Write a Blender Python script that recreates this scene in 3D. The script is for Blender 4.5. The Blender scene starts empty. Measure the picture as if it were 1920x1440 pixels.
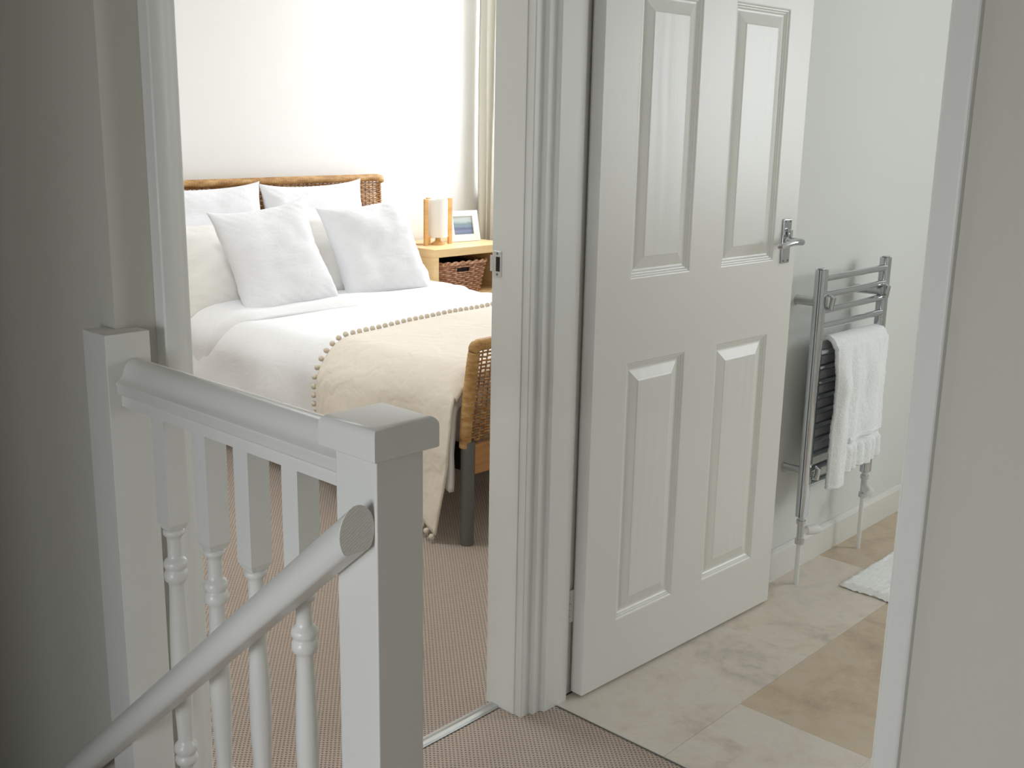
import bpy, bmesh, math, random
from mathutils import Vector, Matrix, noise
random.seed(7)
PI = math.pi
S = bpy.context.scene
COL = S.collection

# ------------------------------------------------------------------ camera
F_PX, YAW, PITCH, ROLL, EYE = 2040.6, 0.823798, 0.233467, -0.018748, 1.315
cy_, sy_, cp_, sp_ = math.cos(YAW), math.sin(YAW), math.cos(PITCH), math.sin(PITCH)
fwd = Vector((sy_*cp_, cy_*cp_, -sp_)); rgt = Vector((cy_, -sy_, 0)); dwn = fwd.cross(rgt)
cr_, sr_ = math.cos(ROLL), math.sin(ROLL)
r2 = rgt*cr_ + dwn*sr_; d2 = dwn*cr_ - rgt*sr_
cam = bpy.data.objects.new('camera', bpy.data.cameras.new('camera')); COL.objects.link(cam)
cam.matrix_world = Matrix(((r2.x, -d2.x, -fwd.x, 0), (r2.y, -d2.y, -fwd.y, 0), (r2.z, -d2.z, -fwd.z, EYE), (0, 0, 0, 1)))
cam.data.sensor_width = 36; cam.data.lens = 36*F_PX/1920; cam.data.clip_start = .02
S.camera = cam

# ------------------------------------------------------------------ light and exposure
S.view_settings.view_transform = 'Standard'; S.view_settings.look = 'None'
S.view_settings.gamma = 1; S.view_settings.use_curve_mapping = False
S.view_settings.exposure = 0.0
S.cycles.max_bounces = 10; S.cycles.diffuse_bounces = 6
S.cycles.sample_clamp_indirect = 6
W = bpy.data.worlds.new('overcast_sky'); S.world = W; W.use_nodes = True
W.node_tree.nodes['Background'].inputs[0].default_value = (.82, .9, 1, 1)
W.node_tree.nodes['Background'].inputs[1].default_value = 1.0
def area(name, loc, direction, sx, sy, power, color, spread=180):
    l = bpy.data.lights.new(name, 'AREA'); l.shape = 'RECTANGLE'; l.size = sx; l.size_y = sy
    l.energy = power; l.color = color; l.spread = math.radians(spread)
    o = bpy.data.objects.new(name, l); COL.objects.link(o); o.location = loc
    o.rotation_euler = Vector(direction).to_track_quat('-Z', 'Y').to_euler()
    return o
# daylight outside each window, plus fill through an added roof window
area('daylight_bedroom', (4.68, 3.75, 1.62), (-1, -.1, -.1), 1.1, 1.2, 43, (.98, .99, 1), 176)
area('fill_added_roof_window', (1.55, 3.0, 2.62), (.35, 0, -1), .65, 1.0, 29, (.98, .99, 1), 160)  # added fill from above, lifts the bedroom carpet and near bed side
area('daylight_bathroom', (4.88, -.40, 1.5), (-1, .35, -.12), .9, 1.1, 39, (.94, .965, 1))
area('daylight_landing', (-2.02, .52, 1.0), (1, 0.05, -.4), .8, 1.05, 29, (.91, .945, 1), 130)

# ------------------------------------------------------------------ helpers
def tag(o, label=None, cat=None, group=None, kind=None):
    if label: o['label'] = label
    if cat: o['category'] = cat
    if group: o['group'] = group
    if kind: o['kind'] = kind
    return o
def empty(name, loc, label=None, cat=None, group=None, kind=None, rz=0):
    o = bpy.data.objects.new(name, None); COL.objects.link(o); o.location = loc; o.rotation_euler.z = rz
    o.empty_display_size = .05
    return tag(o, label, cat, group, kind)
class MB:
    def __init__(s): s.v = []; s.f = []
    def add(s, vs, fs):
        b = len(s.v); s.v += [tuple(p) for p in vs]; s.f += [tuple(b+i for i in f) for f in fs]; return s
    def box(s, a, b):
        (x0, y0, z0), (x1, y1, z1) = a, b
        return s.add([(x0,y0,z0),(x1,y0,z0),(x1,y1,z0),(x0,y1,z0),(x0,y0,z1),(x1,y0,z1),(x1,y1,z1),(x0,y1,z1)],
                     [(0,3,2,1),(4,5,6,7),(0,1,5,4),(1,2,6,5),(2,3,7,6),(3,0,4,7)])
    def tube(s, pts, r, n=8, caps=True, squash=None):
        pts = [Vector(p) for p in pts]; N = len(pts); rs = r if isinstance(r, (list, tuple)) else [r]*N
        up = None; rings = []
        for i, p in enumerate(pts):
            t = (pts[min(i+1, N-1)]-pts[max(i-1, 0)]).normalized()
            if up is None:
                up = Vector((0,0,1)) if abs(t.z) < .9 else Vector((1,0,0))
            u = (up - t*up.dot(t)).normalized(); w = t.cross(u); up = u
            rings.append([p + (u*math.cos(2*PI*k/n) + w*math.sin(2*PI*k/n))*rs[i] for k in range(n)])
        vs = [q for ring in rings for q in ring]; fs = []
        for i in range(N-1):
            for k in range(n):
                a = i*n+k; b = i*n+(k+1) % n
                fs.append((a, b, b+n, a+n))
        if caps: fs += [tuple(range(n-1, -1, -1)), tuple((N-1)*n+k for k in range(n))]
        return s.add(vs, fs)
    def lathe(s, prof, c=(0,0), n=20, caps=True):
        vs = []; fs = []
        for (r, z) in prof:
            vs += [(c[0]+r*math.cos(2*PI*k/n), c[1]+r*math.sin(2*PI*k/n), z) for k in range(n)]
        for i in range(len(prof)-1):
            for k in range(n):
                a = i*n+k; b = i*n+(k+1) % n
                fs.append((a, b, b+n, a+n))
        if caps: fs += [tuple(range(n-1, -1, -1)), tuple((len(prof)-1)*n+k for k in range(n))]
        return s.add(vs, fs)
    def prism(s, poly, lo, hi, axis='z'):
        # poly: 2D outline, swept along axis from lo to hi
        def P(a, b, h): return {'z': (a, b, h), 'y': (a, h, b), 'x': (h, a, b)}[axis]
        n = len(poly)
        return s.add([P(a, b, lo) for a, b in poly]+[P(a, b, hi) for a, b in poly],
                     [tuple(range(n-1, -1, -1)), tuple(range(n, 2*n))]+[(i, (i+1) % n, (i+1) % n+n, i+n) for i in range(n)])
    def grid(s, fn, nu, nv, closed_u=False):
        vs = [fn(i/nu, j/nv) for j in range(nv+1) for i in range(nu+1)]
        return s.add(vs, [(j*(nu+1)+i, j*(nu+1)+i+1, (j+1)*(nu+1)+i+1, (j+1)*(nu+1)+i) for j in range(nv) for i in range(nu)])
    def build(s, name, m, parent=None, smooth=False, bevel=0, seg=2, weld=False, kind=None, loc=None, angle=35):
        me = bpy.data.meshes.new(name); me.from_pydata(s.v, [], s.f); me.update()
        bm = bmesh.new(); bm.from_mesh(me)
        if weld: bmesh.ops.remove_doubles(bm, verts=bm.verts, dist=1e-5)
        bmesh.ops.recalc_face_normals(bm, faces=bm.faces)
        for f in bm.faces: f.smooth = bool(smooth) or bevel > 0
        if smooth == 'auto' or bevel > 0:
            for e in bm.edges:
                e.smooth = not (len(e.link_faces) == 2 and e.calc_face_angle(0) > math.radians(angle)) if not bevel else True
        bm.to_mesh(me); bm.free(); me.materials.append(m)
        o = bpy.data.objects.new(name, me); COL.objects.link(o)
        if parent is not None:
            o.parent = parent
        if loc: o.location = loc
        if bevel:
            b = o.modifiers.new('bevel', 'BEVEL'); b.width = bevel; b.segments = seg; b.limit_method = 'ANGLE'; b.angle_limit = math.radians(30); b.harden_normals = True
        if kind: o['kind'] = kind
        return o
def rel(parent, o):
    """keep world-space mesh coordinates under an empty that sits elsewhere"""
    o.location = Vector(o.location) - parent.location
    return o

# ------------------------------------------------------------------ materials
def lin(c): return tuple(((x/255)/12.92 if x/255 <= .04045 else ((x/255+.055)/1.055)**2.4) for x in c)
class MAT:
    def __init__(s, name, col, rough=.5, metal=0, spec=.5, coat=0, sheen=0):
        s.m = bpy.data.materials.new(name); s.m.use_nodes = True; s.nt = s.m.node_tree; s.N = s.nt.nodes; s.L = s.nt.links
        s.b = s.N['Principled BSDF']; s.b.inputs['Base Color'].default_value = (*lin(col), 1)
        s.b.inputs['Roughness'].default_value = rough; s.b.inputs['Metallic'].default_value = metal
        s.b.inputs['Specular IOR Level'].default_value = spec; s.b.inputs['Coat Weight'].default_value = coat
        s.b.inputs['Sheen Weight'].default_value = sheen
        s.tc = s.N.new('ShaderNodeTexCoord'); s.h = None
    def n(s, t, **k):
        o = s.N.new(t)
        for a, v in k.items():
            if a in o.inputs: o.inputs[a].default_value = v
            else: setattr(o, a, v)
        return o
    def mapping(s, scale=(1,1,1), rot=(0,0,0), src='Object'):
        mp = s.N.new('ShaderNodeMapping'); mp.inputs['Scale'].default_value = scale; mp.inputs['Rotation'].default_value = rot
        s.L.new(s.tc.outputs[src], mp.inputs[0]); return mp.outputs[0]
    def noise(s, scale, detail=3, vec=None, rough=.5, dist=0):
        t = s.N.new('ShaderNodeTexNoise'); t.inputs['Scale'].default_value = scale; t.inputs['Detail'].default_value = detail
        t.inputs['Roughness'].default_value = rough; t.inputs['Distortion'].default_value = dist
        s.L.new(vec if vec else s.tc.outputs['Object'], t.inputs['Vector']); return t.outputs['Fac']
    def wave(s, scale, dist=0, vec=None, direction='X', detail=2, dscale=1, typ='BANDS'):
        t = s.N.new('ShaderNodeTexWave'); t.wave_type = typ; t.bands_direction = direction
        t.inputs['Scale'].default_value = scale; t.inputs['Distortion'].default_value = dist; t.inputs['Detail'].default_value = detail; t.inputs['Detail Scale'].default_value = dscale
        s.L.new(vec if vec else s.tc.outputs['Object'], t.inputs['Vector']); return t.outputs['Fac']
    def voro(s, scale, vec=None, feature='F1'):
        t = s.N.new('ShaderNodeTexVoronoi'); t.feature = feature; t.inputs['Scale'].default_value = scale
        s.L.new(vec if vec else s.tc.outputs['Object'], t.inputs['Vector']); return t.outputs['Distance']
    def ramp(s, fac, stops):
        r = s.N.new('ShaderNodeValToRGB'); s.L.new(fac, r.inputs[0]); el = r.color_ramp.elements
        while len(el) < len(stops): el.new(.5)
        for e, (p, c) in zip(el, stops): e.position = p; e.color = (*lin(c), 1)
        return r.outputs[0]
    def color(s, sock): s.L.new(sock, s.b.inputs['Base Color']); return s
    def math(s, op, a, b=None):
        t = s.N.new('ShaderNodeMath'); t.operation = op
        for i, q in enumerate((a, b)):
            if q is None: continue
            if isinstance(q, (int, float)): t.inputs[i].default_value = q
            else: s.L.new(q, t.inputs[i])
        return t.outputs[0]
    def bump(s, sock, strength=.3, dist=.002):
        b = s.N.new('ShaderNodeBump'); b.inputs['Strength'].default_value = strength; b.inputs['Distance'].default_value = dist
        s.L.new(sock, b.inputs['Height'])
        if s.h: s.L.new(s.h, b.inputs['Normal'])
        s.h = b.outputs[0]; s.L.new(s.h, s.b.inputs['Normal']); return s
M = {}
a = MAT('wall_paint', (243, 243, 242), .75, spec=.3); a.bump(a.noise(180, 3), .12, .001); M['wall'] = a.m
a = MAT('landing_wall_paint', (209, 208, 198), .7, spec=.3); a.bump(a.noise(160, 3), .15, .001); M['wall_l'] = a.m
a = MAT('bathroom_wall_paint', (222, 224, 220), .6, spec=.35); a.bump(a.noise(150, 3), .12, .001); M['wall_b'] = a.m
a = MAT('ceiling_paint', (243, 243, 240), .85); a.bump(a.noise(120, 3), .1, .001); M['ceil'] = a.m
a = MAT('white_gloss_paint', (226, 226, 221), .32, spec=.5); a.bump(a.noise(60, 4, a.mapping((1, 1, .08))), .12, .001); M['gloss'] = a.m
a = MAT('white_satin_paint', (228, 229, 226), .42, spec=.45); a.bump(a.noise(90, 3, a.mapping((1, 1, .1))), .15, .001); M['satin'] = a.m
a = MAT('painted_end_grain', (236, 236, 230), .75); a.bump(a.wave(90, 4, a.mapping((1, 1, 1), (0, .5, 0)), 'Z'), .3, .0005); M['endgrain'] = a.m
a = MAT('door_paint', (226, 225, 220), .36, spec=.5); a.bump(a.noise(55, 5, a.mapping((1, 1, .06)), .6), .16, .001); M['door'] = a.m
a = MAT('grained_panel_paint', (227, 227, 222), .34, spec=.5)
a.bump(a.wave(7, 16, a.mapping((1.2, 1, .22)), 'X', 2, .55), .22, .0009); a.bump(a.noise(120, 4, a.mapping((1, 1, .05))), .15, .001); M['panel'] = a.m
def carpet(name, c0, c1):
    a = MAT(name, c1, .95, spec=.1, sheen=.3)
    v = a.mapping((1, 1, 1), (0, 0, 0)); sp = a.n('ShaderNodeSeparateXYZ'); a.L.new(v, sp.inputs[0])
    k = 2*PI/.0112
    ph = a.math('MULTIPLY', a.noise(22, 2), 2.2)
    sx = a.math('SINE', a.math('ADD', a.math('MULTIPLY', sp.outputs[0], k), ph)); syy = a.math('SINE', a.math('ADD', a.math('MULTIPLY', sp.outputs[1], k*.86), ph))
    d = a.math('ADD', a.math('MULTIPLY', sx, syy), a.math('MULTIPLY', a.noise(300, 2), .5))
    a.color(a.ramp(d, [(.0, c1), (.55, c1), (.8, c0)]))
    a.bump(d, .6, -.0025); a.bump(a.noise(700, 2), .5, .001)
    return a.m
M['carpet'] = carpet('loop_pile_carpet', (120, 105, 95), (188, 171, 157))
def tilemat(name, cols, off):
    a = MAT(name, cols[1], .42, spec=.4)
    oi = a.n('ShaderNodeObjectInfo'); mp = a.n('ShaderNodeMapping'); a.L.new(a.tc.outputs['Object'], mp.inputs[0])
    cb = a.n('ShaderNodeCombineXYZ'); a.L.new(a.math('MULTIPLY', oi.outputs['Random'], 37.0), cb.inputs[0]); cb.inputs[1].default_value = off
    a.L.new(cb.outputs[0], mp.inputs['Location'])
    f = a.math('ADD', a.math('MULTIPLY', a.noise(5.5, 7, mp.outputs[0], .62, .8), .7), a.math('MULTIPLY', a.noise(28, 5, mp.outputs[0], .6), .3))
    a.color(a.ramp(f, [(.3, cols[0]), (.46, cols[1]), (.55, cols[2]), (.7, cols[3])]))
    a.bump(a.noise(60, 4), .15, .001)
    return a.m
M['tile_pale'] = tilemat('pale_stone_tile', [(178, 170, 163), (214, 204, 191), (220, 212, 201), (202, 200, 196)], 3)
M['tile_cream'] = tilemat('cream_stone_tile', [(186, 176, 167), (216, 205, 190), (222, 212, 199), (203, 198, 191)], 11)
M['tile_tan'] = tilemat('tan_stone_tile', [(172, 154, 134), (196, 177, 153), (204, 187, 164), (188, 180, 163)], 23)
M['grout'] = MAT('tile_underlay', (120, 112, 100), .9).m
M['dark'] = MAT('dark_void', (40, 38, 36), .9).m
a = MAT('chrome', (205, 208, 212), .08, 1); M['chrome'] = a.m
a = MAT('satin_chrome', (205, 206, 206), .32, .9); a.bump(a.noise(200, 2), .05, .0005); M['satinchrome'] = a.m
a = MAT('grey_metal_leg', (112, 113, 112), .45, .3); a.bump(a.noise(200, 2), .08, .0005); M['greymetal'] = a.m
M['whiteplastic'] = MAT('white_plastic', (232, 232, 228), .35).m
M['whitemetal'] = MAT('white_enamel_pipe', (228, 228, 224), .3).m
def cloth(name, c, bs=.25, sc=900, wr=5, ws=.35, wd=.01, sheen=.2):
    a = MAT(name, c, .9, spec=.15, sheen=sheen)
    a.bump(a.noise(wr, 5, None, .55, .6), ws, wd); a.bump(a.noise(wr*1.3, 3, a.mapping((1, 1.6, 3.2), (0, .5, 0)), .5, 1.2), ws*(.25 if 'duvet' in name else .6), wd); a.bump(a.noise(sc, 2), bs, .0006); return a
M['duvet'] = cloth('white_cotton_duvet', (240, 240, 242), ws=.35, wr=6, wd=.012).m
M['pillow'] = cloth('white_cotton_pillow', (238, 239, 243), ws=.3, wr=8, wd=.01).m
M['pillow_g'] = cloth('off_white_pillow', (236, 234, 230), ws=.25, wr=5, wd=.01).m
a = cloth('cream_wool_throw', (236, 226, 213), ws=.15, sc=500, bs=.4)
a.bump(a.wave(3.2, 14, a.mapping((1, 1, 1)), 'DIAGONAL', 3, 2.2), .5, .003); M['throw'] = a.m
M['pom'] = cloth('cream_pompom_wool', (222, 210, 192), sc=900, bs=.8).m
a = MAT('white_terry', (251, 253, 254), .95, spec=.1, sheen=.1); a.bump(a.voro(260), .5, .003); a.bump(a.noise(520, 3), .5, .002); M['terry'] = a.m
a = MAT('towel_band', (250, 252, 254), .85, spec=.1); a.bump(a.wave(60, .5, None, 'Z'), .5, .001); M['towelband'] = a.m
a = MAT('bath_mat_cotton', (251, 252, 250), .95, sheen=.1); a.bump(a.noise(90, 4, a.mapping((3, 1, 1))), .7, .006); M['mat'] = a.m
def rattan(name, c0, c1, c2, sc=18, axis=(1, 1, 1)):
    a = MAT(name, c1, .5, spec=.4); f = a.noise(sc, 4, a.mapping(axis), .6)
    a.color(a.ramp(f, [(.3, c0), (.5, c1), (.7, c2)])); a.bump(a.noise(200, 3, a.mapping(axis)), .3, .001); return a.m
M['rattan'] = rattan('honey_rattan_strand', (126, 86, 52), (172, 126, 78), (206, 164, 112), 30)
M['rattan_wrap'] = rattan('honey_rattan_wrap', (150, 108, 64), (190, 146, 92), (214, 178, 126), 16, (1, 1, 3))
M['wicker'] = rattan('brown_wicker', (136, 92, 68), (192, 142, 110), (226, 190, 160), 60)
def wood(name, c0, c1, c2, sc=3):
    a = MAT(name, c1, .4, spec=.4)
    f = a.noise(sc, 6, a.mapping((1, 1, 12)), .6); a.color(a.ramp(f, [(.3, c0), (.5, c1), (.7, c2)])); a.bump(f, .1, .001); return a.m
M['birch'] = wood('birch_veneer', (226, 190, 136), (236, 204, 152), (242, 214, 168))
M['lampwood'] = wood('lamp_beech', (206, 158, 96), (220, 174, 112), (228, 186, 130))
M['bedboard'] = wood('bed_base_board', (166, 118, 74), (186, 136, 88), (196, 150, 102))
a = MAT('paper_shade', (246, 244, 238), .8); a.b.inputs['Transmission Weight'].default_value = 0; M['shade'] = a.m
M['frame_white'] = MAT('white_picture_frame', (240, 240, 238), .4).m
a = MAT('curtain_cloth', (226, 224, 214), .9, sheen=.2); a.bump(a.noise(300, 2), .3, .001); M['curtain'] = a.m
# small seascape print
a = MAT('seascape_print', (160, 175, 190), .3)
sp = a.n('ShaderNodeSeparateXYZ'); a.L.new(a.tc.outputs['Generated'], sp.inputs[0])
zz = a.math('ADD', sp.outputs[2], a.math('MULTIPLY', a.math('SUBTRACT', a.noise(35, 4), .5), .16))
a.color(a.ramp(zz, [(.0, (104, 116, 140)), (.18, (128, 140, 170)), (.32, (96, 106, 140)), (.45, (126, 146, 166)), (.58, (120, 142, 152)), (.72, (176, 192, 194)), (1, (192, 202, 204))])); M['print'] = a.m
a = MAT('window_glass', (255, 255, 255), .02)
mx = a.n('ShaderNodeMixShader'); tr = a.n('ShaderNodeBsdfTransparent'); gl = a.n('ShaderNodeBsdfGlossy'); gl.inputs['Roughness'].default_value = .02
mx.inputs[0].default_value = .06; a.L.new(tr.outputs[0], mx.inputs[1]); a.L.new(gl.outputs[0], mx.inputs[2]); a.L.new(mx.outputs[0], a.N['Material Output'].inputs[0]); M['glass'] = a.m
M['ground'] = MAT('garden_ground', (120, 128, 104), .9).m

def st(name, mb, m, bevel=0, **k):
    o = mb.build(name, m, bevel=bevel, **k); o['kind'] = 'structure'; return o

# ------------------------------------------------------------------ the shell
CZ = 2.4
# floors
LAND = [(-1.8, -1.3), (1.762, -1.3), (1.762, 1.50), (1.665, 1.56), (.735, 1.56), (.735, .93), (-1.8, .93)]
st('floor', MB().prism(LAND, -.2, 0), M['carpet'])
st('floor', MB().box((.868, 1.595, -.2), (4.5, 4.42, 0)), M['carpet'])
fb = st('floor', MB().box((1.766, -.9, -.2), (4.7, 1.50, -.004)), M['grout'])
# bathroom tiles, running bond
tw, td, gap = .655, .322, .00025
row = 0; y1 = 1.490
rows = []
yb = 1.172
rows.append((yb, 1.487, 1.749))          # y0, y1, x phase
k = 1
while yb > -.9:
    rows.append((max(yb-td, -.9), yb, 1.749 if k % 2 == 0 else 1.4215)); yb -= td; k += 1
order = {(0, 0): 'tile_pale', (0, 1): 'tile_cream', (0, 2): 'tile_tan', (0, 3): 'tile_tan', (1, 0): 'tile_pale', (1, 1): 'tile_tan', (1, 2): 'tile_tan'}
for r, (ya, yc, ph) in enumerate(rows):
    x = ph; c = 0
    while x < 4.7:
        xa, xb = max(x, 1.766), min(x+tw, 4.7)
        if xb-xa > .02:
            m = order.get((r, c), random.choice(['tile_pale', 'tile_cream', 'tile_tan', 'tile_pale']))
            h = random.uniform(-.0003, .0003)
            o = MB().box((xa+gap-xa, ya+gap-ya, -.004), (xb-gap-xa, yc-gap-ya, 0+h)).build('tile', M[m], fb)
            o.location = (xa, ya, 0)
        x += tw; c += 1
# walls. bedroom front wall (runs along x) and the corner pier
def wall_with_hole(name, axis, a0, a1, t0, t1, z0, z1, holes, m, mb=None):
    """axis 'x': wall runs along x from a0 to a1, thickness t0..t1 in y; holes (h0,h1,zlo,zhi)"""
    mb = MB(); cur = a0
    def B(u0, u1, zz0, zz1):
        if u1-u0 < 1e-4 or zz1-zz0 < 1e-4: return
        mb.box((u0, t0, zz0), (u1, t1, zz1)) if axis == 'x' else mb.box((t0, u0, zz0), (t1, u1, zz1))
    for h0, h1, zl, zh in sorted(holes):
        B(cur, h0, z0, z1); B(h0, h1, z0, zl); B(h0, h1, zh, z1); cur = h1
    B(cur, a1, z0, z1)
    return st(name, mb, m)
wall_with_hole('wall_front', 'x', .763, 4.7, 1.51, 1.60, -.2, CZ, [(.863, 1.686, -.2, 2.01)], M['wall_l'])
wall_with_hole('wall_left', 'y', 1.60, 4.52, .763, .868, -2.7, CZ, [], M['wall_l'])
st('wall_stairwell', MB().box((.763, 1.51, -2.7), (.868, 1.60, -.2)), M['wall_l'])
wall_with_hole('wall_back', 'x', .868, 4.6, 4.42, 4.52, -.2, CZ, [], M['wall'])
wall_with_hole('wall_right', 'y', 1.60, 4.42, 4.5, 4.6, -.2, CZ, [(3.1, 4.35, .95, 2.25)], M['wall'])
# bathroom
wall_with_hole('wall_landing', 'y', -1.3, 1.51, 1.75, 1.85, -.2, CZ, [(.690, 1.4985, -.2, 2.01)], M['wall_l'])
st('wall_bathroom', MB().box((1.85, 1.5005, -.2), (4.7, 1.5098, CZ)), M['wall_b'])
wall_with_hole('wall_bathroom', 'y', -1.0, 1.5, 4.7, 4.8, -.2, CZ, [(-.85, .1, .95, 2.1)], M['wall_b'])
st('wall_bathroom', MB().box((1.85, -1.0, -.2), (4.8, -.9, CZ)), M['wall_b'])
# landing and stairwell
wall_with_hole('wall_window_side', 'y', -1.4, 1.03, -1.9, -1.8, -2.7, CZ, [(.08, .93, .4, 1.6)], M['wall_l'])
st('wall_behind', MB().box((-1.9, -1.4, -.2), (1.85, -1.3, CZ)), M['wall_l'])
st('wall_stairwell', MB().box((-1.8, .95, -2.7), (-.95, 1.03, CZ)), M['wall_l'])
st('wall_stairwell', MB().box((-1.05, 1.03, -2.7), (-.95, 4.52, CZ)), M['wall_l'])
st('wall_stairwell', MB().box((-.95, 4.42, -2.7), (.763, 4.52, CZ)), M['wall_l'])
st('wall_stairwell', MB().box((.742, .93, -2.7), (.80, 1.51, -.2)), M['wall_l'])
st('floor', MB().box((-1.05, .93, -2.8), (.868, 4.52, -2.7)), M['carpet'])
st('ceiling', MB().box((-1.9, -1.4, CZ), (4.8, 2.45, CZ+.1)).box((-1.9, 3.55, CZ), (4.8, 4.52, CZ+.1)).box((-1.9, 2.45, CZ), (1.2, 3.55, CZ+.1)).box((1.9, 2.45, CZ), (4.8, 3.55, CZ+.1)), M['ceil'])
rw = empty('window_4', (1.55, 3.0, CZ), kind='structure')  # unseen roof window, added so the bedroom fill can come in
rel(rw, MB().box((1.2, 2.45, CZ+.03), (1.24, 3.55, CZ+.13)).box((1.86, 2.45, CZ+.03), (1.9, 3.55, CZ+.13)).box((1.24, 2.45, CZ+.03), (1.86, 2.49, CZ+.13)).box((1.24, 3.51, CZ+.03), (1.86, 3.55, CZ+.13)).build('window_frame', M['gloss'], rw))
rel(rw, MB().box((1.24, 2.49, CZ+.08), (1.86, 3.51, CZ+.086)).build('pane', M['glass'], rw))
st('ground', MB().box((-30, -30, -2.95), (30, 30, -2.85)), M['ground'])
# stairs
sm = MB()
for i in range(13):
    y0 = .93+.222*i; sm.box((-.948, y0, -.2*(i+1)-.2), (.733, y0+.24, -.2*(i+1)))
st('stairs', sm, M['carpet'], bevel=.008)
# skirting
def skirt(name, axis, a0, a1, face, sgn, h=.094, t=.015):
    """board against the wall plane at 'face', standing out towards sgn"""
    p = [(face, 0), (face+sgn*t, 0), (face+sgn*t, h-.012), (face+sgn*t*.75, h-.004), (face+sgn*t*.35, h), (face, h)]
    mb = MB().prism(p, a0, a1, 'x' if axis == 'x' else 'y')
    return st(name, mb, M['gloss'])
skirt('baseboard_bathroom', 'x', 1.86, 4.7, 1.5, -1)
skirt('baseboard_back', 'x', .868, 4.5, 4.42, -1, .1)
skirt('baseboard_left', 'y', 1.60, 4.42, .868, 1, .1)
skirt('baseboard_right', 'y', 1.60, 4.42, 4.5, -1, .1)
skirt('baseboard_landing', 'y', -1.3, .655, 1.75, -1)
# ---- bedroom door frame: lining and stepped architraves (right one butts on the bathroom lining)
lin_r = MB().box((1.664, 1.517, 0), (1.686, 1.605, 2.01)); st('trim_1', lin_r, M['satin'], bevel=.0015)
st('trim_2', MB().box((.863, 1.517, 0), (.885, 1.605, 2.01)), M['satin'], bevel=.0015)
st('trim_3', MB().box((.863, 1.517, 1.99), (1.686, 1.605, 2.01)), M['satin'])
arch_r = [(1.667, 1.5175), (1.667, 1.4985), (1.669, 1.4968), (1.6935, 1.4968), (1.6948, 1.4955), (1.6950, 1.4895), (1.6968, 1.4872), (1.7200, 1.4862), (1.7215, 1.4845), (1.7218, 1.4790), (1.7240, 1.4765), (1.8005, 1.4750), (1.802, 1.4765), (1.802, 1.4983), (1.7495, 1.4983), (1.7495, 1.5098), (1.6875, 1.5098), (1.6865, 1.5175)]
st('trim_4', MB().prism(arch_r, 0, 2.0), M['satin'])
arch_l = [(.884, 1.5095), (.884, 1.503), (.8825, 1.5005), (.879, 1.4985), (.8745, 1.4965), (.868, 1.4925), (.860, 1.4875), (.853, 1.4845), (.848, 1.4830), (.834, 1.4815), (.8305, 1.4825), (.8285, 1.485), (.8285, 1.5095)]
st('trim_5', MB().prism(arch_l, 0, 2.055), M['satin'], smooth='auto', angle=30)
st('trim_6', MB().box((.8285, 1.482, 1.995), (1.73, 1.5095, 2.055)), M['satin'], bevel=.004)
# brushed threshold strip
thr = st('trim_7', MB().prism([(1.563, 0), (1.566, .005), (1.574, .0068), (1.5775, .0045), (1.581, .0068), (1.590, .005), (1.594, 0)], .885, 1.664, 'x'), M['satinchrome'])
# strike plate on the lining
sp_ = empty('strike_plate', (1.6638, 1.588, 1.028), 'small grey metal latch strike plate set in the bedroom door frame', 'strike plate')
rel(sp_, MB().box((1.6622, 1.577, 1.001), (1.664, 1.600, 1.056)).build('plate', M['satinchrome'], sp_, bevel=.0006))
rel(sp_, MB().box((1.6617, 1.581, 1.013), (1.6623, 1.592, 1.044)).build('latch_hole', M['dark'], sp_))
lipm = MB().prism([(1.6622, 1.600), (1.6640, 1.600), (1.6640, 1.606), (1.668, 1.612), (1.6665, 1.613), (1.6622, 1.607)], 1.012, 1.045, 'z')
rel(sp_, lipm.build('curved_lip', M['satinchrome'], sp_))
for z in (1.0065, 1.0505): rel(sp_, MB().tube([(1.6617, 1.5885, z), (1.6624, 1.5885, z)], .0028, 10).build('screw', M['greymetal'], sp_))
# ---- bathroom door frame
st('trim_8', MB().box((1.803, 1.492, 0), (1.85, 1.4985, 2.01)), M['satin'])
st('trim_9', MB().box((1.7455, .690, 0), (1.85, .711, 2.01)), M['satin'])
st('trim_10', MB().box((1.7455, .690, 1.99), (1.85, 1.4985, 2.01)), M['satin'])
arch_b = [(1.7495, .662), (1.737, .662), (1.7352, .6645), (1.7345, .668), (1.7345, .696), (1.7350, .703), (1.7385, .7065), (1.7455, .708), (1.7495, .708)]
st('trim_11', MB().prism(arch_b, 0, 2.0), M['satin'])
st('trim_12', MB().box((1.735, .662, 1.995), (1.7495, 1.47, 2.055)), M['satin'], bevel=.003)
# carpet edge binding at the tiles
st('trim_13', MB().box((1.7615, .715, 0), (1.7645, 1.470, .0018)), M['greymetal'])

# ------------------------------------------------------------------ windows (out of view, they let the daylight in)
def window(n, x, y0, y1, z0, z1, sgn):
    w = empty('window_%d' % n, (x, (y0+y1)/2, z0), kind='structure')
    f = MB(); t = .05
    f.box((x-.03, y0, z0), (x+.03, y0+t, z1)).box((x-.03, y1-t, z0), (x+.03, y1, z1)).box((x-.03, y0+t, z0), (x+.03, y1-t, z0+t)).box((x-.03, y0+t, z1-t), (x+.03, y1-t, z1))
    f.box((x-.02, (y0+y1)/2-.02, z0+t), (x+.02, (y0+y1)/2+.02, z1-t))
    rel(w, f.build('window_frame', M['gloss'], w))
    for a_, b_ in ((y0+t, (y0+y1)/2-.02), ((y0+y1)/2+.02, y1-t)):
        rel(w, MB().box((x-.003, a_, z0+t), (x+.003, b_, z1-t)).build('pane', M['glass'], w))
    rel(w, MB().box((x+sgn*.03, y0-.03, z0-.02), (x+sgn*.12, y1+.03, z0)).build('window_sill', M['gloss'], w))
window(1, 4.56, 3.1, 4.35, .95, 2.25, -1)
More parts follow.
